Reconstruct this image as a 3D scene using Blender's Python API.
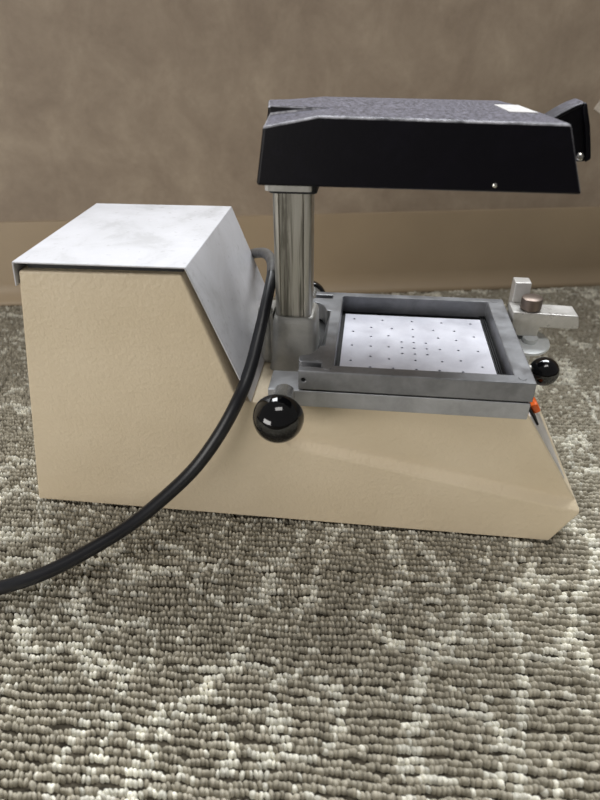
import bpy, bmesh, math, random
import numpy as np
from mathutils import Vector, Matrix

# ---------------------------------------------------------------- clear
for o in list(bpy.data.objects):
    bpy.data.objects.remove(o)
S = bpy.context.scene
COL = S.collection

# ---------------------------------------------------------------- camera
cam_d = bpy.data.cameras.new('camera')
cam = bpy.data.objects.new('camera', cam_d)
COL.objects.link(cam)
S.camera = cam
_r = Vector((0.99347075, 0.11401041, -0.0041823))
_u = Vector((-0.05900602, 0.54485412, 0.83645219))
_f = Vector((-0.097643, 0.83074401, -0.54802394))
cam.matrix_world = Matrix(((_r.x, _u.x, -_f.x, 0.280),
                           (_r.y, _u.y, -_f.y, -0.370),
                           (_r.z, _u.z, -_f.z, 0.366),
                           (0, 0, 0, 1)))
cam_d.sensor_fit = 'VERTICAL'
cam_d.sensor_height = 36.0
cam_d.lens = 27.0
cam_d.clip_start = 0.01
cam_d.dof.use_dof = True
cam_d.dof.focus_distance = 0.47
cam_d.dof.aperture_fstop = 7.1

# ---------------------------------------------------------------- world
W = bpy.data.worlds.new('room_light')
S.world = W
W.use_nodes = True
bg = W.node_tree.nodes['Background']
bg.inputs[0].default_value = (1.0, 0.975, 0.95, 1)
bg.inputs[1].default_value = 0.15

# ---------------------------------------------------------------- lights
def area(name, loc, target, sx, sy, power, color):
    d = bpy.data.lights.new(name, 'AREA')
    d.shape = 'RECTANGLE'
    d.size = sx
    d.size_y = sy
    d.energy = power
    d.color = color
    o = bpy.data.objects.new(name, d)
    COL.objects.link(o)
    o.location = loc
    o.rotation_euler = (Vector(target) - Vector(loc)).to_track_quat('-Z', 'Y').to_euler()
    return o
# daylight coming in over the low wall, through the window above it
area('window_daylight', (0.30, 1.40, 2.45), (0.25, 0.0, 0.10), 2.4, 0.9, 132, (0.95, 0.98, 1.0))
# added low fill light, source unseen, to the left behind the viewer
area('low_front_fill', (-1.5, -1.9, 0.42), (0.25, 0.1, 0.1), 1.6, 0.75, 34, (1.0, 0.97, 0.93))
# ceiling panel above the viewer
area('ceiling_panel', (0.45, -0.60, 2.4), (0.40, -0.40, 0.0), 1.2, 0.6, 17, (1.0, 0.975, 0.94))

# ---------------------------------------------------------------- exposure
S.view_settings.view_transform = 'Standard'
S.view_settings.look = 'None'
S.view_settings.exposure = 0.0
S.view_settings.gamma = 1.0
S.view_settings.use_curve_mapping = False

# ---------------------------------------------------------------- helpers
def srgb(r, g, b):
    f = lambda c: (c / 255 / 12.92) if c / 255 <= 0.04045 else ((c / 255 + 0.055) / 1.055) ** 2.4
    return (f(r), f(g), f(b), 1.0)

class Mat:
    def __init__(self, name, color, rough=0.5, metal=0.0, spec=0.5):
        self.m = bpy.data.materials.new(name)
        self.m.use_nodes = True
        self.nt = self.m.node_tree
        self.b = self.nt.nodes['Principled BSDF']
        self.b.inputs['Base Color'].default_value = color
        self.b.inputs['Roughness'].default_value = rough
        self.b.inputs['Metallic'].default_value = metal
        self.b.inputs['Specular IOR Level'].default_value = spec
        self.tc = self.nt.nodes.new('ShaderNodeTexCoord')
    def node(self, t, **kw):
        n = self.nt.nodes.new(t)
        for k, v in kw.items():
            setattr(n, k, v)
        return n
    def link(self, a, b):
        self.nt.links.new(a, b)
    def noise(self, scale, detail=4, rough=0.55, stretch=(1, 1, 1), dist=0.0):
        mp = self.node('ShaderNodeMapping')
        mp.inputs['Scale'].default_value = stretch
        self.link(self.tc.outputs['Object'], mp.inputs['Vector'])
        n = self.node('ShaderNodeTexNoise')
        n.inputs['Scale'].default_value = scale
        n.inputs['Detail'].default_value = detail
        n.inputs['Roughness'].default_value = rough
        n.inputs['Distortion'].default_value = dist
        self.link(mp.outputs[0], n.inputs['Vector'])
        return n.outputs['Fac']
    def ramp(self, fac, stops):
        r = self.node('ShaderNodeValToRGB')
        el = r.color_ramp.elements
        while len(el) < len(stops):
            el.new(0.5)
        for e, (p, c) in zip(el, stops):
            e.position = p
            e.color = c if len(c) == 4 else (*c, 1)
        self.link(fac, r.inputs['Fac'])
        return r.outputs['Color']
    def mix(self, fac, a, b, mode='MIX'):
        n = self.node('ShaderNodeMix', data_type='RGBA', blend_type=mode)
        for sock, v in ((n.inputs[0], fac), (n.inputs[6], a), (n.inputs[7], b)):
            if hasattr(v, 'is_output'):
                self.link(v, sock)
            else:
                sock.default_value = v
        return n.outputs[2]
    def color(self, out):
        self.link(out, self.b.inputs['Base Color'])
        return self
    def rough(self, out):
        self.link(out, self.b.inputs['Roughness'])
        return self
    def bump(self, fac, strength=0.3, dist=0.001):
        bn = self.node('ShaderNodeBump')
        bn.inputs['Strength'].default_value = strength
        bn.inputs['Distance'].default_value = dist
        self.link(fac, bn.inputs['Height'])
        if self.b.inputs['Normal'].is_linked:
            prev = self.b.inputs['Normal'].links[0].from_socket
            self.link(prev, bn.inputs['Normal'])
        self.link(bn.outputs[0], self.b.inputs['Normal'])
        return self

# --- materials
def m_cream():
    m = Mat('cream_enamel', srgb(214, 192, 158), 0.42)
    big = m.noise(9, 3)
    c = m.ramp(big, [(0.3, srgb(206, 190, 162)), (0.7, srgb(216, 201, 175))])
    grime = m.noise(60, 6, 0.7)
    g = m.ramp(grime, [(0.68, (0, 0, 0)), (0.78, (1, 1, 1))])
    c = m.mix(g, c, srgb(182, 158, 124))
    m.color(c)
    m.bump(m.noise(300, 2), 0.42, 0.0012)
    m.bump(m.noise(90, 3), 0.18, 0.002)
    return m.m
def m_white():
    m = Mat('white_sheet_metal_paint', srgb(226, 224, 222), 0.4)
    a = m.noise(22, 8, 0.7, dist=0.6)
    c = m.ramp(a, [(0.36, srgb(184, 184, 187)), (0.47, srgb(197, 197, 201)), (0.66, srgb(205, 205, 210))])
    sp = m.noise(160, 3, 0.6)
    s = m.ramp(sp, [(0.62, (0, 0, 0)), (0.75, (0.6, 0.6, 0.6))])
    c = m.mix(s, c, srgb(160, 158, 158))
    m.color(c)
    m.bump(m.noise(300, 2), 0.12, 0.0006)
    return m.m
def m_cast(name, base, dark, rough=0.45, metal=0.8, scale=1.0):
    m = Mat(name, base, rough, metal)
    a = m.noise(35 * scale, 7, 0.65, dist=0.3)
    c = m.ramp(a, [(0.36, dark), (0.62, base)])
    m.color(c)
    r = m.ramp(m.noise(70 * scale, 4), [(0.3, (rough - 0.1,) * 3), (0.7, (rough + 0.12,) * 3)])
    m.rough(r)
    m.bump(m.noise(600, 2), 0.15, 0.0004)
    return m.m
def m_post():
    m = Mat('worn_plated_steel', srgb(170, 168, 158), 0.34, 0.55)
    st = m.noise(150, 5, 0.6, (1, 1, 0.04))
    c = m.ramp(st, [(0.36, srgb(104, 101, 93)), (0.47, srgb(178, 175, 165)), (0.66, srgb(206, 204, 198))])
    bl = m.noise(60, 6, 0.7, (1, 1, 0.35))
    g = m.ramp(bl, [(0.60, (0, 0, 0)), (0.72, (0.7, 0.7, 0.7))])
    c = m.mix(g, c, srgb(96, 92, 82))
    m.color(c)
    return m.m
def m_black(name='black_crackle_paint', wear_glint=1.0):
    m = Mat(name, srgb(24, 24, 31), 0.42, 0.0, 0.2)
    w = m.noise(45, 8, 0.75)
    c = m.ramp(w, [(0.5, srgb(6, 5, 12)), (0.85, srgb(15, 13, 23))])
    # scuffs on the upward faces, with window sheen painted into their colour
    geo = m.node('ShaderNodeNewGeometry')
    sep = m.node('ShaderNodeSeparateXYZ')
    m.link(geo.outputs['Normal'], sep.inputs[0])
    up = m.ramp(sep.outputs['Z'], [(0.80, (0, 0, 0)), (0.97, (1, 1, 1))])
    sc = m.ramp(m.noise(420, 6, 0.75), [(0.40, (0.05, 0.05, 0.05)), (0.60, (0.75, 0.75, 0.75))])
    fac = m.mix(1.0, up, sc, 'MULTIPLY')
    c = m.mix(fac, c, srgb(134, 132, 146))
    # up-facing edges: worn paint plus rim highlights painted into the colour
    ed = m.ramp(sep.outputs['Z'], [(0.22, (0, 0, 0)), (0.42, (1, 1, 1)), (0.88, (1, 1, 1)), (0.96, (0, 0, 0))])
    en = m.ramp(m.noise(120, 5, 0.7), [(0.35, (0.15 * wear_glint,) * 3), (0.6, (0.8 * wear_glint,) * 3)])
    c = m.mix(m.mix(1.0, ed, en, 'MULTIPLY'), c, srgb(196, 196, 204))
    m.color(c)
    m.bump(m.noise(500, 3), 0.16, 0.0005)
    return m.m
def m_plain(name, col, rough=0.4, metal=0.0, spec=0.5, var=0.12, scale=80, bump=0.06):
    m = Mat(name, col, rough, metal, spec)
    n = m.noise(scale, 4)
    lo = tuple(c * (1 - var) for c in col[:3]) + (1,)
    hi = tuple(min(1, c * (1 + var)) for c in col[:3]) + (1,)
    m.color(m.ramp(n, [(0.3, lo), (0.7, hi)]))
    if bump:
        m.bump(m.noise(400, 2), bump, 0.0004)
    return m.m
def m_wall():
    m = Mat('taupe_mottled_wallcovering', srgb(150, 130, 108), 0.6, 0, 0.35)
    a = m.noise(16, 7, 0.62, (1, 1, 0.8), 0.5)
    c = m.ramp(a, [(0.34, srgb(145, 130, 114)), (0.52, srgb(157, 142, 125)), (0.68, srgb(169, 154, 136))])
    f = m.noise(130, 5, 0.65)
    c2 = m.ramp(f, [(0.3, (0.94, 0.94, 0.94)), (0.7, (1.05, 1.05, 1.05))])
    m.color(m.mix(1.0, c, c2, 'MULTIPLY'))
    m.bump(f, 0.15, 0.0006)
    return m.m
def m_carpet():
    m = Mat('carpet_loop_yarn', srgb(120, 112, 98), 0.95, 0, 0.1)
    at = m.node('ShaderNodeAttribute', attribute_name='yarn')
    m.color(at.outputs['Color'])
    m.bump(m.noise(1500, 2), 0.25, 0.0006)
    return m.m
def m_backing():
    m = Mat('carpet_backing', srgb(62, 57, 48), 0.95, 0, 0.1)
    w = m.noise(180, 4, 0.6, (0.6, 1.4, 1))
    m.color(m.ramp(w, [(0.35, srgb(40, 36, 30)), (0.65, srgb(84, 78, 67))]))
    return m.m

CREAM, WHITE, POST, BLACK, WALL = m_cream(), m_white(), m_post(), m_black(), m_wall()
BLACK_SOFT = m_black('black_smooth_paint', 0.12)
CAST = m_cast('cast_aluminium', srgb(138, 139, 142), srgb(116, 117, 120), 0.40, 0.5)
CAST_B = m_cast('machined_aluminium', srgb(180, 181, 184), srgb(156, 157, 160), 0.40, 0.5)
PLATE = m_cast('perforated_aluminium_sheet', srgb(214, 214, 223), srgb(196, 196, 206), 0.42, 0.12, 0.8)
SOCK = m_cast('grey_cast_socket', srgb(200, 199, 194), srgb(170, 169, 164), 0.38, 0.4, 0.8)
BAKE = m_plain('black_bakelite', srgb(10, 10, 12), 0.08, 0, 0.6, 0.3, 30, 0.0)
CORD = m_plain('black_cord_rubber', srgb(20, 21, 26), 0.38, 0, 0.5, 0.25, 60, 0.1)
WORN = m_plain('worn_grey_rubber', srgb(92, 90, 88), 0.5, 0, 0.4, 0.3, 150, 0.2)
GASKET = m_plain('black_gasket', srgb(14, 14, 15), 0.6)
HOLE = m_plain('dark_hole', srgb(12, 12, 12), 0.9)
ALU = m_cast('brushed_light_aluminium', srgb(206, 204, 201), srgb(178, 176, 172), 0.34, 0.45)
SCREW = m_plain('brown_knurled_steel', srgb(112, 100, 92), 0.4, 0.7)
STEEL = m_plain('bright_steel', srgb(205, 203, 198), 0.25, 0.9)
DISC = m_plain('pale_translucent_disc', srgb(224, 228, 229), 0.3, 0.0, 0.5)
RED = m_plain('orange_red_switch', srgb(232, 104, 40), 0.3)
LABEL = m_plain('white_label_paper', srgb(196, 194, 193), 0.45, 0, 0.5, 0.16, 260)
SILVER = m_plain('silver_panel_sheet', srgb(200, 196, 194), 0.35, 0.6)
BASEB = m_plain('tan_vinyl_baseboard', srgb(164, 146, 121), 0.42, 0, 0.4, 0.04, 12, 0.04)
PALE = m_plain('pale_card', srgb(214, 204, 192), 0.6)

def link(name, me, mat, parent=None):
    o = bpy.data.objects.new(name, me)
    COL.objects.link(o)
    if mat:
        if isinstance(mat, (list, tuple)):
            for m in mat:
                me.materials.append(m)
        else:
            me.materials.append(mat)
    if parent:
        o.parent = parent
    return o

def bm_obj(name, bm, mat, parent=None, bevel=0.0, seg=2, smooth=True, angle=35):
    bmesh.ops.recalc_face_normals(bm, faces=bm.faces)
    if smooth:
        for f in bm.faces:
            f.smooth = True
        for e in bm.edges:
            if len(e.link_faces) == 2 and e.calc_face_angle(0) > math.radians(angle):
                e.smooth = False
    me = bpy.data.meshes.new(name)
    bm.to_mesh(me)
    bm.free()
    o = link(name, me, mat, parent)
    if bevel > 0:
        for e in me.edges:
            e.use_edge_sharp = False
        b = o.modifiers.new('bevel', 'BEVEL')
        b.width = bevel
        b.segments = seg
        b.limit_method = 'ANGLE'
        b.angle_limit = math.radians(28)
        b.harden_normals = False
        w = o.modifiers.new('wn', 'WEIGHTED_NORMAL')
        w.keep_sharp = False
    return o

def add_box(bm, x0, x1, y0, y1, z0, z1, mi=0):
    v = [bm.verts.new(p) for p in ((x0, y0, z0), (x1, y0, z0), (x1, y1, z0), (x0, y1, z0),
                                   (x0, y0, z1), (x1, y0, z1), (x1, y1, z1), (x0, y1, z1))]
    for q in ((0, 3, 2, 1), (4, 5, 6, 7), (0, 1, 5, 4), (1, 2, 6, 5), (2, 3, 7, 6), (3, 0, 4, 7)):
        f = bm.faces.new([v[i] for i in q])
        f.material_index = mi

def add_prism(bm, poly, a, b, axis='z', mi=0):
    def P(p, t):
        return {'z': (p[0], p[1], t), 'y': (p[0], t, p[1]), 'x': (t, p[0], p[1])}[axis]
    lo = [bm.verts.new(P(p, a)) for p in poly]
    hi = [bm.verts.new(P(p, b)) for p in poly]
    n = len(poly)
    fs = [bm.faces.new(lo[::-1]), bm.faces.new(hi)]
    for i in range(n):
        fs.append(bm.faces.new((lo[i], lo[(i + 1) % n], hi[(i + 1) % n], hi[i])))
    for f in fs:
        f.material_index = mi

def add_ring_prism(bm, outer, inner, z0, z1):
    """A plate with one hole; outer and inner are z-plane polygons (triangulated caps)."""
    for z in (z0, z1):
        ov = [bm.verts.new((*p, z)) for p in outer]
        iv = [bm.verts.new((*p, z)) for p in inner]
        es = [bm.edges.new((a[i], a[(i + 1) % len(a)])) for a in (ov, iv) for i in range(len(a))]
        bmesh.ops.triangle_fill(bm, use_beauty=True, edges=es)
        if z == z0:
            o0, i0 = ov, iv
    for lo, hi in ((o0, ov), (i0, iv)):
        n = len(lo)
        for i in range(n):
            bm.faces.new((lo[i], lo[(i + 1) % n], hi[(i + 1) % n], hi[i]))

def add_lathe(bm, prof, origin, axis, seg=32, mi=0):
    """prof: (r, t) pairs along axis from origin."""
    ax = Vector(axis).normalized()
    q = ax.to_track_quat('Z', 'Y').to_matrix()
    rings = []
    for r, t in prof:
        if r < 1e-7:
            rings.append([bm.verts.new(Vector(origin) + q @ Vector((0, 0, t)))])
        else:
            rings.append([bm.verts.new(Vector(origin) + q @ Vector((r * math.cos(2 * math.pi * k / seg), r * math.sin(2 * math.pi * k / seg), t))) for k in range(seg)])
    for a, b in zip(rings, rings[1:]):
        for k in range(seg):
            k2 = (k + 1) % seg
            if len(a) == 1 and len(b) == 1:
                continue
            if len(a) == 1:
                f = bm.faces.new((a[0], b[k], b[k2]))
            elif len(b) == 1:
                f = bm.faces.new((a[k], b[0], a[k2]))
            else:
                f = bm.faces.new((a[k], b[k], b[k2], a[k2]))
            f.material_index = mi
    if len(rings[0]) > 1:
        bm.faces.new(rings[0][::-1]).material_index = mi
    if len(rings[-1]) > 1:
        bm.faces.new(rings[-1]).material_index = mi

def sphere_prof(r, c, n=14, a0=0.0, a1=math.pi):
    return [(r * math.sin(a0 + (a1 - a0) * i / n), c - r * math.cos(a0 + (a1 - a0) * i / n)) for i in range(n + 1)]

def box_part(name, mat, parent, x0, x1, y0, y1, z0, z1, bevel=0.0008):
    bm = bmesh.new()
    add_box(bm, x0, x1, y0, y1, z0, z1)
    return bm_obj(name, bm, mat, parent, bevel)

def rounded_rect(x0, x1, y0, y1, r, n=6):
    pts = []
    for cx, cy, a in ((x1 - r, y0 + r, -90), (x1 - r, y1 - r, 0), (x0 + r, y1 - r, 90), (x0 + r, y0 + r, 180)):
        for i in range(n + 1):
            t = math.radians(a + 90 * i / n)
            pts.append((cx + r * math.cos(t), cy + r * math.sin(t)))
    return pts

def boolean_cut(o, cyls):
    """cut round holes, given as (origin, axis, radius, depth), out of o, and keep the result as plain mesh."""
    bm = bmesh.new()
    for org, ax, r, d in cyls:
        add_lathe(bm, [(r, 0), (r, d)], org, ax, 12)
    bmesh.ops.recalc_face_normals(bm, faces=bm.faces)
    me = bpy.data.meshes.new('cut')
    bm.to_mesh(me)
    bm.free()
    c = bpy.data.objects.new('cut', me)
    COL.objects.link(c)
    c.parent = o.parent
    md = o.modifiers.new('cut', 'BOOLEAN')
    md.object = c
    md.solver = 'EXACT'
    while o.modifiers[0] != md:
        o.modifiers.move(len(o.modifiers) - 1, 0) if o.modifiers[-1] == md else None
    dg = bpy.context.evaluated_depsgraph_get()
    ev = o.evaluated_get(dg)
    new = bpy.data.meshes.new_from_object(ev)
    o.modifiers.clear()
    old = o.data
    o.data = new
    bpy.data.meshes.remove(old)
    bpy.data.objects.remove(c)
    bpy.data.meshes.remove(me)

def tag(o, label=None, cat=None, kind=None):
    if label: o['label'] = label
    if cat: o['category'] = cat
    if kind: o['kind'] = kind
    return o

# ---------------------------------------------------------------- structure: floor, wall, baseboard
WA = Vector((-0.2582, 0.398, 0))
WD = Vector((0.98240314, 0.18677279, 0))        # along the wall, to the right
WN = Vector((0.18677279, -0.98240314, 0))       # out of the wall, into the room
WROT = math.atan2(WD.y, WD.x)

bm = bmesh.new()
v = []
for t, n_ in ((-2.2, 2.6), (2.8, 2.6), (2.8, -0.03), (-2.2, -0.03)):
    p = WA + WD * t + WN * n_
    v.append((p.x, p.y))
add_prism(bm, v, -0.03, -0.0058)
tag(bm_obj('floor', bm, m_backing(), None, smooth=False), kind='structure')

bm = bmesh.new()
add_box(bm, -2.2, 2.8, 0.012, 0.10, -0.03, 0.75)
o = tag(bm_obj('wall_back', bm, WALL, None, smooth=False), kind='structure')
o.location = (WA.x, WA.y, 0)
o.rotation_euler = (0, 0, WROT)

# cove baseboard: profile (out from wall, height)
prof = [(-0.012, -0.004), (0.003, -0.004), (0.0035, 0.0005), (0.001, 0.0035), (-0.004, 0.010), (-0.007, 0.017), (-0.0088, 0.026),
        (-0.0090, 0.112), (-0.0096, 0.1155), (-0.012, 0.1162)]
bm = bmesh.new()
add_prism(bm, [(-p[0], p[1]) for p in prof], -2.2, 2.8, 'x')
o = bm_obj('baseboard_back', bm, BASEB, None, angle=50)
tag(o, kind='structure')
o.location = (WA.x, WA.y, 0)
o.rotation_euler = (0, 0, WROT)

# ---------------------------------------------------------------- carpet pile
RINGS = [(0.331, -0.0776, 0.035, 0.0293), (0.4183, -0.0765, 0.0301, 0.0374), (0.193, -0.0651, 0.0324, 0.0243),
         (0.1186, -0.1305, 0.0277, 0.0232), (0.2534, -0.1519, 0.0244, 0.0284), (0.1866, -0.1939, 0.0267, 0.0222), (0.3584, -0.1657, 0.0332, 0.0234)]
def build_carpet():
    rng = np.random.default_rng(7)
    ROW, PIT, ANG = 0.0052, 0.0028, math.radians(1.8)
    ca, sa = math.cos(ANG), math.sin(ANG)
    us = np.arange(-0.62, 1.00, PIT)
    vs = np.arange(-0.46, 0.62, ROW)
    U, V = np.meshgrid(us, vs)
    rowoff = rng.uniform(0, PIT, len(vs))[:, None]
    U = U + rowoff + rng.normal(0, 0.00025, U.shape)
    # rows wander slightly
    ph2 = rng.uniform(0, 6.28, len(vs))[:, None]
    V = V + 0.0005 * np.sin(U * 330 + ph2) + 0.0004 * np.sin(U * 160 + 2.3 * ph2)
    V = V + 0.0010 * np.sin(U * 60 + rng.uniform(0, 6.28, len(vs))[:, None] * 0.35 + V * 40) + rng.normal(0, 0.0003, U.shape)
    RI = np.repeat(np.arange(len(vs)), len(us))
    U, V = U.ravel(), V.ravel()
    X = U * ca - V * sa
    Y = U * sa + V * ca
    dw = (X - WA.x) * WN.x + (Y - WA.y) * WN.y
    keep = (dw > 0.006) & (X > -0.62) & (X < 1.0) & (Y > -0.42)
    under = (X > 0.014) & (X < 0.426) & (Y > 0.013) & (Y < 0.129)
    keep &= ~under
    X, Y, U, V, RI = X[keep], Y[keep], U[keep], V[keep], RI[keep]
    n = len(X)
    # value noise
    def vnoise(px, py, seed):
        g = np.random.default_rng(seed).uniform(0, 1, (64, 64))
        ix, iy = np.floor(px).astype(int), np.floor(py).astype(int)
        fx, fy = px - ix, py - iy
        fx = fx * fx * (3 - 2 * fx); fy = fy * fy * (3 - 2 * fy)
        a = g[iy % 64, ix % 64]; b = g[iy % 64, (ix + 1) % 64]
        c = g[(iy + 1) % 64, ix % 64]; d = g[(iy + 1) % 64, (ix + 1) % 64]
        return (a * (1 - fx) + b * fx) * (1 - fy) + (c * (1 - fx) + d * fx) * fy
    wx = X + 0.03 * (vnoise(X * 11, Y * 11, 3) - 0.5)
    wy = Y + 0.03 * (vnoise(X * 11, Y * 11, 4) - 0.5)
    f = 0.80 * vnoise(wx * 14 + 5, wy * 10 + 9, 11) + 0.20 * vnoise(wx * 36, wy * 26, 12)
    band = np.exp(-((f - 0.41) / 0.034) ** 2) + 0.9 * np.exp(-((f - 0.62) / 0.034) ** 2)
    # oval swirls woven into the pile
    for ox, oy, ra, rb in RINGS:
        q = np.hypot((wx - ox) / ra, (wy - oy) / rb)
        band = np.where(q < 1.25, band * np.clip((q - 0.95) / 0.3, 0.12, 1), band)
        band += 0.95 * np.exp(-((q - 0.92) / 0.14) ** 2)
    band = np.clip(band, 0, 1)
    run = np.clip(0.5 + 1.1 * (vnoise(U / 0.010 + RI * 7.37, RI * 5.0, 21) - 0.5) + rng.normal(0, 0.16, n), 0, 1)
    pale = run < (0.04 + 0.92 * band)
    mid = rng.uniform(0, 1, n)
    dark = np.array(srgb(150, 144, 129)[:3]); dk2 = np.array(srgb(186, 180, 165)[:3]); lt = np.array(srgb(234, 231, 218)[:3])
    col = dark[None] * (1 - mid[:, None]) + dk2[None] * mid[:, None]
    col[pale] = lt[None] * rng.uniform(0.72, 1.05, pale.sum())[:, None]
    col *= rng.uniform(0.86, 1.1, n)[:, None]
    # one loop: squat bean
    SEG, RNG = 7, 3
    base = []
    for j in range(RNG):
        ph = math.radians((-12, 28, 62)[j])
        for i in range(SEG):
            a = 2 * math.pi * i / SEG
            base.append((math.cos(a) * math.cos(ph), math.sin(a) * math.cos(ph), math.sin(ph)))
    base.append((0, 0, 1))
    base = np.array(base)
    nv = len(base)
    faces = []
    for j in range(RNG - 1):
        for i in range(SEG):
            faces.append((j * SEG + i, j * SEG + (i + 1) % SEG, (j + 1) * SEG + (i + 1) % SEG, (j + 1) * SEG + i))
    tris = [((RNG - 1) * SEG + i, (RNG - 1) * SEG + (i + 1) % SEG, nv - 1) for i in range(SEG)]
    sx = PIT * 0.62 * rng.uniform(0.8, 1.3, n)
    sy = ROW * 0.555 * rng.uniform(0.92, 1.12, n)
    sz = 0.0056 * rng.uniform(0.85, 1.12, n)
    rot = ANG + math.radians(38) + rng.normal(0, 0.22, n)
    bx = base[None, :, 0] * sx[:, None]
    by = base[None, :, 1] * sy[:, None]
    bz = base[None, :, 2] * sz[:, None]
    c, s = np.cos(rot)[:, None], np.sin(rot)[:, None]
    lean = rng.normal(0.0011, 0.0006, n)[:, None] * base[None, :, 2]
    vx = bx * c - by * s + X[:, None] + lean
    vy = bx * s + by * c + Y[:, None]
    vz = bz - 0.0070 + np.clip(rng.normal(0, 0.0003, n), -0.0007, 0.0006)[:, None]
    co = np.stack([vx, vy, vz], -1).reshape(-1, 3).astype(np.float32)
    off = (np.arange(n) * nv)[:, None, None]
    q = (np.array(faces)[None] + off).reshape(-1)
    t = (np.array(tris)[None] + off).reshape(-1)
    nq, ntri = n * len(faces), n * len(tris)
    me = bpy.data.meshes.new('carpet_pile')
    me.vertices.add(n * nv)
    me.vertices.foreach_set('co', co.ravel())
    me.loops.add(len(q) + len(t))
    me.loops.foreach_set('vertex_index', np.concatenate([q, t]).astype(np.int32))
    me.polygons.add(nq + ntri)
    st = np.concatenate([np.arange(nq) * 4, nq * 4 + np.arange(ntri) * 3]).astype(np.int32)
    me.polygons.foreach_set('loop_start', st)
    me.polygons.foreach_set('use_smooth', np.ones(nq + ntri, dtype=bool))
    me.update(calc_edges=True)
    at = me.color_attributes.new('yarn', 'FLOAT_COLOR', 'POINT')
    cc = np.ones((n, nv, 4), dtype=np.float32)
    cc[:, :, :3] = col[:, None, :]
    at.data.foreach_set('color', cc.ravel())
    o = link('carpet_pile', me, m_carpet())
    tag(o, 'grey brown loop pile carpet with paler swirling lines covering the floor', 'carpet', 'stuff')
    return o
build_carpet()

# ---------------------------------------------------------------- the vacuum forming machine
M = bpy.data.objects.new('vacuum_forming_machine', None)
COL.objects.link(M)
M.empty_display_size = 0.1
tag(M, 'cream dental vacuum former with black heater head on a steel post, standing on the carpet', 'machine')

# --- body: sloped rear housing, low deck, pointed front, crease along each long side
def build_body():
    BW = 0.142
    bm = bmesh.new()
    def side(y0, s):
        # s: inward direction of the recess
        d = 0.0072 * s
        P = {}
        def v(k, x, z, y):
            P[k] = bm.verts.new((x, y, z))
        v('a', 0.0013, 0.0, y0); v('b', 0.0413, 0.2148, y0); v('c', 0.1570, 0.2163, y0)
        v('d', 0.1895, 0.1185, y0); v('e', 0.206, 0.1172, y0)
        v('f', 0.212, 0.094, y0); v('g', 0.2285, 0.0765, y0); v('h', 0.4592, 0.0312, y0); v('i', 0.4410, 0.0, y0 - 0.0024 * s)
        v('G', 0.2295, 0.0832, y0 + d); v('H', 0.4552, 0.0380, y0 + d); v('D', 0.4032, 0.1168, y0 + d)
        F = [('a', 'i', 'h', 'g', 'f', 'e', 'd', 'c', 'b'), ('g', 'h', 'H', 'G'), ('f', 'g', 'G'), ('e', 'f', 'G'), ('e', 'G', 'H', 'D')]
        for q in F:
            bm.faces.new([P[k] for k in q])
        return P
    A = side(0.0, 1)
    B = side(BW, -1)
    for q in (('a', 'b'), ('b', 'c'), ('c', 'd'), ('d', 'e'), ('e', 'D'), ('D', 'H'), ('H', 'h'), ('h', 'i'), ('i', 'a')):
        bm.faces.new((A[q[0]], A[q[1]], B[q[1]], B[q[0]]))
    return bm_obj('body_housing', bm, CREAM, M, 0.0016, 3)
build_body()

# --- white sheet metal cover folded over the rear housing
def build_cover():
    t = 0.0013
    line = [(0.0385, 0.204), (0.0405, 0.2205), (0.1600, 0.2212), (0.1990, 0.1186)]
    # offset outwards (thickness) by simple normals
    out = []
    for i, p in enumerate(line):
        ns = []
        if i > 0:
            dx, dz = p[0] - line[i - 1][0], p[1] - line[i - 1][1]
            l = math.hypot(dx, dz); ns.append((-dz / l, dx / l))
        if i < len(line) - 1:
            dx, dz = line[i + 1][0] - p[0], line[i + 1][1] - p[1]
            l = math.hypot(dx, dz); ns.append((-dz / l, dx / l))
        nx, nz = sum(k[0] for k in ns) / len(ns), sum(k[1] for k in ns) / len(ns)
        l2 = nx * nx + nz * nz
        out.append((p[0] + nx * t / l2, p[1] + nz * t / l2))
    bm = bmesh.new()
    add_prism(bm, out + line[::-1], -0.002, 0.1445, 'y')
    return bm_obj('top_cover', bm, WHITE, M, 0.0006, 2)
cov = build_cover()
cov['label'] = 'scuffed white folded sheet metal cover'
# dark block added for the shadow in the gap under the cover
bm = bmesh.new()
add_prism(bm, [(0.0455, 0.2100), (0.1560, 0.2120), (0.1570, 0.2206), (0.0455, 0.2200)], 0.006, 0.136, 'y')
bm_obj('cover_gap_shade', bm, GASKET, M)

# --- lower frame (block the plate sits on), with two arms to the rear
bm = bmesh.new()
add_prism(bm, [(0.2125, 0.0), (0.4012, 0.0), (0.4012, 0.145), (0.2125, 0.145), (0.2125, 0.118), (0.246, 0.118), (0.246, 0.028), (0.2125, 0.028)],
          0.1163, 0.1300, 'z')
lower = bm_obj('lower_frame', bm, CAST_B, M, 0.0008, 2)
# dark strip added for the dark gap line between the frames
bm = bmesh.new()
add_ring_prism(bm, [(0.2385, 0.0012), (0.3995, 0.0012), (0.3995, 0.1438), (0.2385, 0.1438)],
               [(0.262, 0.012), (0.3865, 0.012), (0.3865, 0.1355), (0.262, 0.1355)], 0.1298, 0.1313)
bm_obj('frame_gap_strip', bm, GASKET, M)
# black gasket bed around the perforated plate
bm = bmesh.new()
add_box(bm, 0.2610, 0.3872, 0.0112, 0.1362, 0.1301, 0.1315)
for i in range(3):
    x = 0.3828 + i * 0.0016
    add_box(bm, x, x + 0.0008, 0.0115, 0.136, 0.1315, 0.1333)
bm_obj('plate_gasket', bm, GASKET, M)

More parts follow.
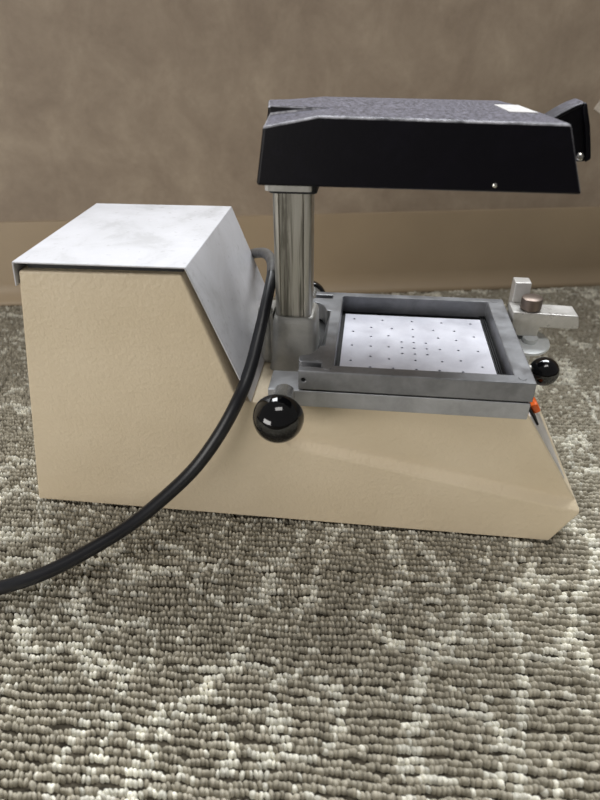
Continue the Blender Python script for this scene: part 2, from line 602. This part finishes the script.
# --- perforated plate
bm = bmesh.new()
add_box(bm, 0.2636, 0.3815, 0.0125, 0.1250, 0.1315, 0.1350)
plate = bm_obj('perforated_plate', bm, PLATE, M, 0, smooth=False)
cx, cy = 0.3219, 0.0659
holes = []
for dx in (0.0, 0.0098):
    for dy in (0.0, 0.0098):
        for sx in (1, -1):
            for sy in (1, -1):
                holes.append((sx * dx, sy * dy))
for dx, dy in ((0, 0.0200), (0, 0.0342), (0, 0.0492), (0.0205, 0.0), (0.0205, 0.0200), (0.0175, 0.0340), (0.0175, 0.0345), (0.0350, 0.0), (0.0350, 0.0172),
               (0.0350, 0.0342), (0.0503, 0.0), (0.0503, 0.0252), (0.0503, 0.0497), (0.0255, 0.0493)):
    for sx in (1, -1):
        for sy in (1, -1):
            holes.append((sx * dx, sy * dy))
uniq = []
for h in holes:
    if all(abs(h[0] - k[0]) + abs(h[1] - k[1]) > 0.002 for k in uniq):
        uniq.append(h)
boolean_cut(plate, [((cx + a, cy + b, 0.1325), (0, 0, 1), 0.00115, 0.006) for a, b in uniq])

# --- upper frame with slotted lugs at the rear
Yc = 0.0725
half = [(0.2352, 0.0), (0.2352, 0.0072), (0.2510, 0.0072), (0.2510, 0.0142), (0.2352, 0.0142), (0.2338, 0.0160), (0.2338, 0.0222),
        (0.2352, 0.0238), (0.2400, 0.0255), (0.2440, 0.0295), (0.2462, 0.0345), (0.2475, 0.0400), (0.2510, 0.0405)]
left = half + [(x, 2 * Yc - y) for x, y in half[::-1]]          # front to back along the rear side
outer = left[::-1] + [(0.4003, 0.0), (0.4003, 0.145)]
outer = [(0.4020, 0.145)] + left[::-1] + [(0.4020, 0.0)]
bm = bmesh.new()
add_ring_prism(bm, outer, [(0.2603, 0.0106), (0.3880, 0.0106), (0.3880, 0.1369), (0.2603, 0.1369)], 0.1312, 0.1470)
upper = bm_obj('upper_frame', bm, CAST, M, 0, smooth=False)
boolean_cut(upper, [((0.2390, -0.002, 0.1394), (0, 1, 0), 0.0016, 0.0075)])
b = upper.modifiers.new('bevel', 'BEVEL'); b.width = 0.0008; b.segments = 2; b.limit_method = 'ANGLE'; b.angle_limit = math.radians(40)
# sloped fillet inside the rear bar
bm = bmesh.new()
add_prism(bm, [(0.2470, 0.1313), (0.2512, 0.1313), (0.2512, 0.1450)], 0.041, 0.104, 'y')
bm_obj('rear_fillet', bm, CAST, M, 0.0005)
# round plugs set in the frame corners
for px, py in ((0.2558, 0.0060), (0.2475, 0.0185), (0.3935, 0.0065), (0.3935, 0.1385)):
    bm = bmesh.new()
    add_lathe(bm, [(0.0030, 0), (0.0030, 0.0020), (0.0027, 0.0023)], (px, py, 0.1450), (0, 0, 1), 24)
    bm_obj('frame_plug', bm, CAST, M)

# --- post socket
def build_socket():
    bm = bmesh.new()
    rings = []
    for z, g in ((0.1166, 0.0022), (0.121, 0.0010), (0.128, 0.0), (0.158, -0.0012), (0.1615, -0.002), (0.1630, -0.0035)):
        pts = rounded_rect(0.2072 - g, 0.2440 + g, 0.0500 - g, 0.0900 + g, 0.0065, 5)
        rings.append([bm.verts.new((*p, z)) for p in pts])
    for a, c in zip(rings, rings[1:]):
        n = len(a)
        for i in range(n):
            bm.faces.new((a[i], a[(i + 1) % n], c[(i + 1) % n], c[i]))
    bm.faces.new(rings[0][::-1])
    bm.faces.new(rings[-1])
    # left boss with its pin hole
    add_lathe(bm, [(0.0045, 0), (0.0060, 0.0015), (0.0060, 0.0445), (0.0052, 0.046)], (0.2015, 0.0640, 0.1200), (0, 0, 1), 20)
    add_box(bm, 0.1985, 0.2080, 0.060, 0.085, 0.1180, 0.163)
    return bm_obj('post_socket', bm, SOCK, M, angle=40)
sock = build_socket()
for p in ((0.1978, 0.0598, 0.150),):
    bm = bmesh.new()
    add_lathe(bm, [(0.0034, 0), (0.0034, 0.003), (0.0028, 0.0036)], p, (-0.55, -0.8, 0), 18)
    bm_obj('set_screw', bm, HOLE, sock)

# --- post
bm = bmesh.new()
pp = rounded_rect(0.2108, 0.2386, 0.0555, 0.0835, 0.0040, 6)
k = max(range(len(pp)), key=lambda q: (pp[q][0] < 0.2150 and pp[q][1] < 0.0556, q))
groove = []
for gx in (0.2157, 0.2330):
    groove += [(gx - 0.0006, 0.0555), (gx - 0.0002, 0.0568), (gx + 0.0002, 0.0568), (gx + 0.0006, 0.0555)]
pp = pp[:k + 1] + groove + pp[k + 1:]
add_prism(bm, pp, 0.150, 0.2600, 'z')
bm_obj('post', bm, POST, M, angle=50)
bm = bmesh.new()
add_prism(bm, rounded_rect(0.2060, 0.2395, 0.0525, 0.0860, 0.003, 5), 0.2588, 0.2772, 'z')
bm_obj('post_collar', bm, SOCK, M, 0.0008)
bm = bmesh.new()
add_prism(bm, rounded_rect(0.2085, 0.2425, 0.0545, 0.0860, 0.004, 5), 0.2570, 0.2640, 'z')
bm_obj('post_bushing', bm, GASKET, M, 0.0006)

# --- heater head
def build_head():
    bm = bmesh.new()
    V = {}
    def v(k, *p):
        V[k] = bm.verts.new(p)
    zb = 0.2754
    v('b0', 0.2104, 0.0, zb); v('b1', 0.4008, 0.0, zb - 0.0008); v('b2', 0.3870, 0.135, zb); v('b3', 0.2000, 0.135, zb)
    # near top edge
    v('n0', 0.2152, 0.003, 0.3082); v('n1', 0.2475, 0.003, 0.3143); v('n2', 0.3872, 0.003, 0.3118)
    # inner notch line near
    v('i0', 0.2120, 0.042, 0.3085); v('i1', 0.2532, 0.042, 0.3136); v('h0', 0.2122, 0.042, 0.3142)
    # plateau
    v('p2', 0.3800, 0.042, 0.3120)
    v('h3', 0.2050, 0.088, 0.3122); v('j1', 0.2478, 0.088, 0.3138); v('q2', 0.3727, 0.088, 0.3108)
    v('j0', 0.2050, 0.088, 0.3085)
    v('f0', 0.2025, 0.132, 0.3065); v('f1', 0.2400, 0.132, 0.3095); v('f2', 0.3700, 0.132, 0.3080)
    F = ['b3 b2 b1 b0', 'b0 b1 n2 n1 n0', 'b2 b3 f0 f1 f2', 'b1 b2 f2 q2 p2 n2', 'b3 b0 n0 i0 h0 h3 j0 f0',
         'n0 n1 i1 i0', 'i0 i1 h0', 'h0 i1 j1 h3', 'h3 j1 j0', 'j0 j1 f1 f0',
         'n1 n2 p2 i1', 'i1 p2 q2 j1', 'j1 q2 f2 f1']
    for f in F:
        bm.faces.new([V[k] for k in f.split()])
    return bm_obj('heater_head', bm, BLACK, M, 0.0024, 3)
head = build_head()
head['label'] = 'worn black box shaped heater housing'
# label on the head's top
bm = bmesh.new()
def topz(x, y):
    return 0.3136 + (x - 0.2532) * (0.3120 - 0.3136) / (0.38 - 0.2532) + (y - 0.042) * (0.3108 - 0.3120) / 0.046
q = [(0.3575, 0.024), (0.3745, 0.0205), (0.3715, 0.0415), (0.3715, 0.0640), (0.3560, 0.0640), (0.3568, 0.0415)]
lab = [(0.3600, 0.040), (0.3765, 0.038), (0.3725, 0.080), (0.3570, 0.080)]
vs = [bm.verts.new((x, y, topz(x, y) + 0.0004)) for x, y in lab]
vt = [bm.verts.new((x, y, topz(x, y) - 0.0002)) for x, y in lab]
bm.faces.new(vs)
bm.faces.new(vt[::-1])
for i in range(4):
    bm.faces.new((vt[i], vt[(i + 1) % 4], vs[(i + 1) % 4], vs[i]))
s = bm_obj('paper_sticker', bm, LABEL, head)
# small rivet and hole near the lower edge of the near side
bm = bmesh.new()
add_lathe(bm, [(0.0014, 0), (0.0013, 0.0006), (0.0007, 0.0010), (0, 0.0011)], (0.3510, 0.0007, 0.2788), (0, -1, 0), 16)
bm_obj('rivet', bm, STEEL, head)
# handle on the front end: curved lug with a web and rim
def build_handle():
    bm = bmesh.new()
    poly = [(0.3800, 0.3010), (0.3880, 0.3068), (0.3945, 0.3112), (0.4010, 0.3148), (0.4060, 0.3165), (0.4078, 0.3160), (0.4125, 0.3040), (0.4160, 0.2920), (0.4180, 0.2840),
            (0.4150, 0.2818), (0.4105, 0.2815), (0.4080, 0.2850), (0.4040, 0.2960), (0.3985, 0.2990), (0.3900, 0.2985)]
    add_prism(bm, poly, 0.056, 0.074, 'y')
    rim_o = [(0.4060, 0.3165), (0.4078, 0.3160), (0.4125, 0.3040), (0.4160, 0.2920), (0.4180, 0.2840), (0.4150, 0.2818), (0.4140, 0.2870), (0.4105, 0.3000), (0.4058, 0.3130)]
    add_prism(bm, rim_o, 0.0525, 0.0561, 'y')
    rim_t = [(0.3800, 0.3010), (0.3880, 0.3068), (0.3945, 0.3112), (0.4010, 0.3148), (0.4060, 0.3165), (0.4058, 0.3143), (0.4010, 0.3125), (0.3950, 0.3089), (0.3885, 0.3046), (0.3800, 0.2985)]
    add_prism(bm, rim_t, 0.0525, 0.0561, 'y')
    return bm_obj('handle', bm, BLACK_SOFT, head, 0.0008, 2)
build_handle()
bm = bmesh.new()
add_lathe(bm, [(0.0024, 0), (0.0024, 0.002), (0.0016, 0.0028), (0, 0.003)], (0.4115, 0.0560, 0.2850), (0, -1, 0), 18)
bm_obj('handle_screw', bm, STEEL, head)

# --- clamp knobs, near and far side: bakelite ball on a tapering collar
def clamp_knob(sgn):
    y0 = 0.0 if sgn < 0 else 0.145
    bm = bmesh.new()
    prof = [(0.0120, 0.0255), (0.0165, 0.0262), (0.0179, 0.0280), (0.0181, 0.0300)]
    prof += [(0.0180 * math.cos(math.radians(d)), 0.0300 + 0.0185 * math.sin(math.radians(d))) for d in range(8, 90, 8)] + [(0.0, 0.0485)]
    add_lathe(bm, prof, (0.2248, y0, 0.1262), (0, sgn, 0.0), 40)
    k = bm_obj('clamp_knob', bm, BAKE, M, angle=60)
    bm = bmesh.new()
    add_lathe(bm, [(0.0080, -0.002), (0.0084, 0.006), (0.0096, 0.014), (0.0122, 0.0210), (0.0158, 0.0262)], (0.2248, y0, 0.1262), (0, sgn, 0.0), 32)
    s = bm_obj('knob_collar', bm, STEEL, k)
    s['label'] = 'bright steel collar'
clamp_knob(-1)
clamp_knob(1)

# --- handle ball on the front of the frame
bm = bmesh.new()
add_lathe(bm, sphere_prof(0.0112, 0.0192, 16), (0.4003, 0.0450, 0.1340), (1, 0, -0.12), 36)
fb = bm_obj('frame_knob', bm, BAKE, M, angle=60)
bm = bmesh.new()
add_lathe(bm, [(0.0032, -0.002), (0.0032, 0.0105)], (0.4003, 0.0450, 0.1340), (1, 0, -0.12), 18)
bm_obj('knob_stem', bm, SOCK, fb)

# --- front latch: disc, foot, arm, upright and thumb screw
bm = bmesh.new()
add_lathe(bm, [(0.0050, -0.034), (0.0050, -0.0030), (0.0165, -0.0022), (0.0176, -0.0004), (0.0170, 0.0010), (0.0110, 0.0016), (0.0065, 0.0018), (0.0062, 0.0060), (0, 0.0062)], (0.4212, 0.1060, 0.1255), (0, -0.22, 1), 40)
d = bm_obj('latch_disc', bm, DISC, M, angle=40)
d['label'] = 'pale round disc under the latch arm'
bm = bmesh.new()
add_prism(bm, [(0.4090, 0.1310), (0.4265, 0.1300), (0.4275, 0.1395), (0.4572, 0.1395), (0.4588, 0.1410), (0.4562, 0.1515), (0.4032, 0.1528), (0.4040, 0.1400), (0.4075, 0.1370)], 0.1050, 0.1260, 'y')
arm = bm_obj('latch_arm', bm, ALU, M, 0.0012, 3)
arm['label'] = 'pale aluminium latch arm'
bm = bmesh.new()
add_prism(bm, [(0.4060, 0.1268), (0.4195, 0.1268), (0.4195, 0.1400), (0.4060, 0.1400)], 0.1420, 0.1700, 'z')
bm_obj('upright', bm, ALU, arm, 0.0008, 2)
bm = bmesh.new()
n = 28
rings = []
for z, r in ((0.1524, 0.0062), (0.1540, 0.0062), (0.1540, 0.0082), (0.1628, 0.0082), (0.1635, 0.0074)):
    rings.append([])
    for k in range(2 * n):
        q = r + (0.00035 if (k % 2 and r > 0.0078) else 0)
        rings[-1].append(bm.verts.new((0.4185 + q * math.cos(math.pi * k / n), 0.1130 + q * math.sin(math.pi * k / n), z)))
for a, c in zip(rings, rings[1:]):
    for k in range(2 * n):
        bm.faces.new((a[k], a[(k + 1) % (2 * n)], c[(k + 1) % (2 * n)], c[k]))
bm.faces.new(rings[-1]); bm.faces.new(rings[0][::-1])
bm_obj('thumb_screw', bm, SCREW, arm, angle=50)

# --- front slope: silver panel, red rocker switch in a black bezel
SD = Vector((0.4555 - 0.4032, 0, 0.0370 - 0.1168)).normalized()
SNv = Vector((-SD.z, 0, SD.x))
def slope_box(name, mat, parent, s0, s1, y0, y1, h0, h1, bevel=0.0006):
    bm = bmesh.new()
    o0 = Vector((0.4032, 0, 0.1168))
    vs = []
    for h in (h0, h1):
        for s_, y in ((s0, y0), (s1, y0), (s1, y1), (s0, y1)):
            p = o0 + SD * s_ + SNv * h
            vs.append(bm.verts.new((p.x, y, p.z)))
    for f in ((0, 3, 2, 1), (4, 5, 6, 7), (0, 1, 5, 4), (1, 2, 6, 5), (2, 3, 7, 6), (3, 0, 4, 7)):
        bm.faces.new([vs[i] for i in f])
    return bm_obj(name, bm, mat, parent, bevel)
slope_box('front_panel', SILVER, M, 0.004, 0.072, 0.0090, 0.1330, -0.0005, 0.0009)
bez = slope_box('switch_bezel', GASKET, M, 0.001, 0.019, 0.0150, 0.0330, 0.0009, 0.0026)
r_ = slope_box('rocker_switch', RED, bez, 0.0030, 0.0112, 0.0185, 0.0305, 0.0026, 0.0082, 0.0015)
r_['label'] = 'orange red rocker switch'

# --- power cord
pts = [(0.2042, 0.088, 0.1945), (0.2064, 0.073, 0.1905), (0.2056, 0.05, 0.1786),
       (0.2026, 0.027, 0.1602), (0.1985, 0.007, 0.1412), (0.1926, -0.009, 0.1264), (0.1798, -0.02, 0.1026), (0.1607, -0.03, 0.0756),
       (0.1384, -0.042, 0.055), (0.1141, -0.057, 0.0377), (0.0899, -0.0739, 0.028), (0.0612, -0.0923, 0.019), (0.0291, -0.1073, 0.014), (-0.02, -0.1197, 0.008), (-0.12, -0.135, 0.006)]
def tube(name, pts, r, mat, parent):
    # Catmull-Rom samples swept with a round section
    P = [Vector(p) for p in pts]
    sm = []
    for i in range(len(P) - 1):
        p0, p1, p2, p3 = P[max(i - 1, 0)], P[i], P[i + 1], P[min(i + 2, len(P) - 1)]
        for k in range(8):
            t = k / 8
            sm.append(0.5 * ((2 * p1) + (p2 - p0) * t + (2 * p0 - 5 * p1 + 4 * p2 - p3) * t * t + (3 * p1 - p0 - 3 * p2 + p3) * t ** 3))
    sm.append(P[-1])
    for _ in range(6):
        sm = [sm[0]] + [(sm[i - 1] + 2 * sm[i] + sm[i + 1]) / 4 for i in range(1, len(sm) - 1)] + [sm[-1]]
    bm = bmesh.new()
    rings = []
    up = Vector((0, 0, 1))
    T0 = None
    for i, p in enumerate(sm):
        T = (sm[min(i + 1, len(sm) - 1)] - sm[max(i - 1, 0)]).normalized()
        if T0 is None:
            N = T.orthogonal().normalized()
        else:
            N = (N - T * N.dot(T)).normalized()
        T0 = T
        B = T.cross(N)
        rr = r[0] + (r[1] - r[0]) * min(1.0, 2.2 * i / len(sm))
        rings.append([bm.verts.new(p + rr * (math.cos(2 * math.pi * k / 16) * N + math.sin(2 * math.pi * k / 16) * B)) for k in range(16)])
    for a, c in zip(rings, rings[1:]):
        for k in range(16):
            bm.faces.new((a[k], a[(k + 1) % 16], c[(k + 1) % 16], c[k]))
    bm.faces.new(rings[0][::-1]); bm.faces.new(rings[-1])
    return bm_obj(name, bm, mat, parent, angle=60)
cord = tube('power_cord', pts, (0.0041, 0.0052), CORD, M)
slv = tube('cord_sleeve', [(0.150, 0.172, 0.158), (0.1648, 0.165, 0.1679), (0.1746, 0.155, 0.1766), (0.1886, 0.13, 0.1872), (0.1972, 0.11, 0.1925), (0.2042, 0.088, 0.1945), (0.2064, 0.073, 0.1905)], (0.0043, 0.0044), WORN, cord)
slv['label'] = 'worn grey sleeve at the top of the cord'

# ---------------------------------------------------------------- pale card on the wall at the right edge of the view
bm = bmesh.new()
add_box(bm, -0.045, 0.045, -0.0010, 0.0, -0.03, 0.03)
o = bm_obj('wall_card', bm, PALE, None, 0.0003)
p = WA + WD * 0.9025 - WN * 0.0119
o.location = (p.x, p.y, 0.2520)
o.rotation_euler = (0, math.radians(30), WROT)
tag(o, 'small pale card stuck on the taupe wall, at the right edge of the view', 'card')
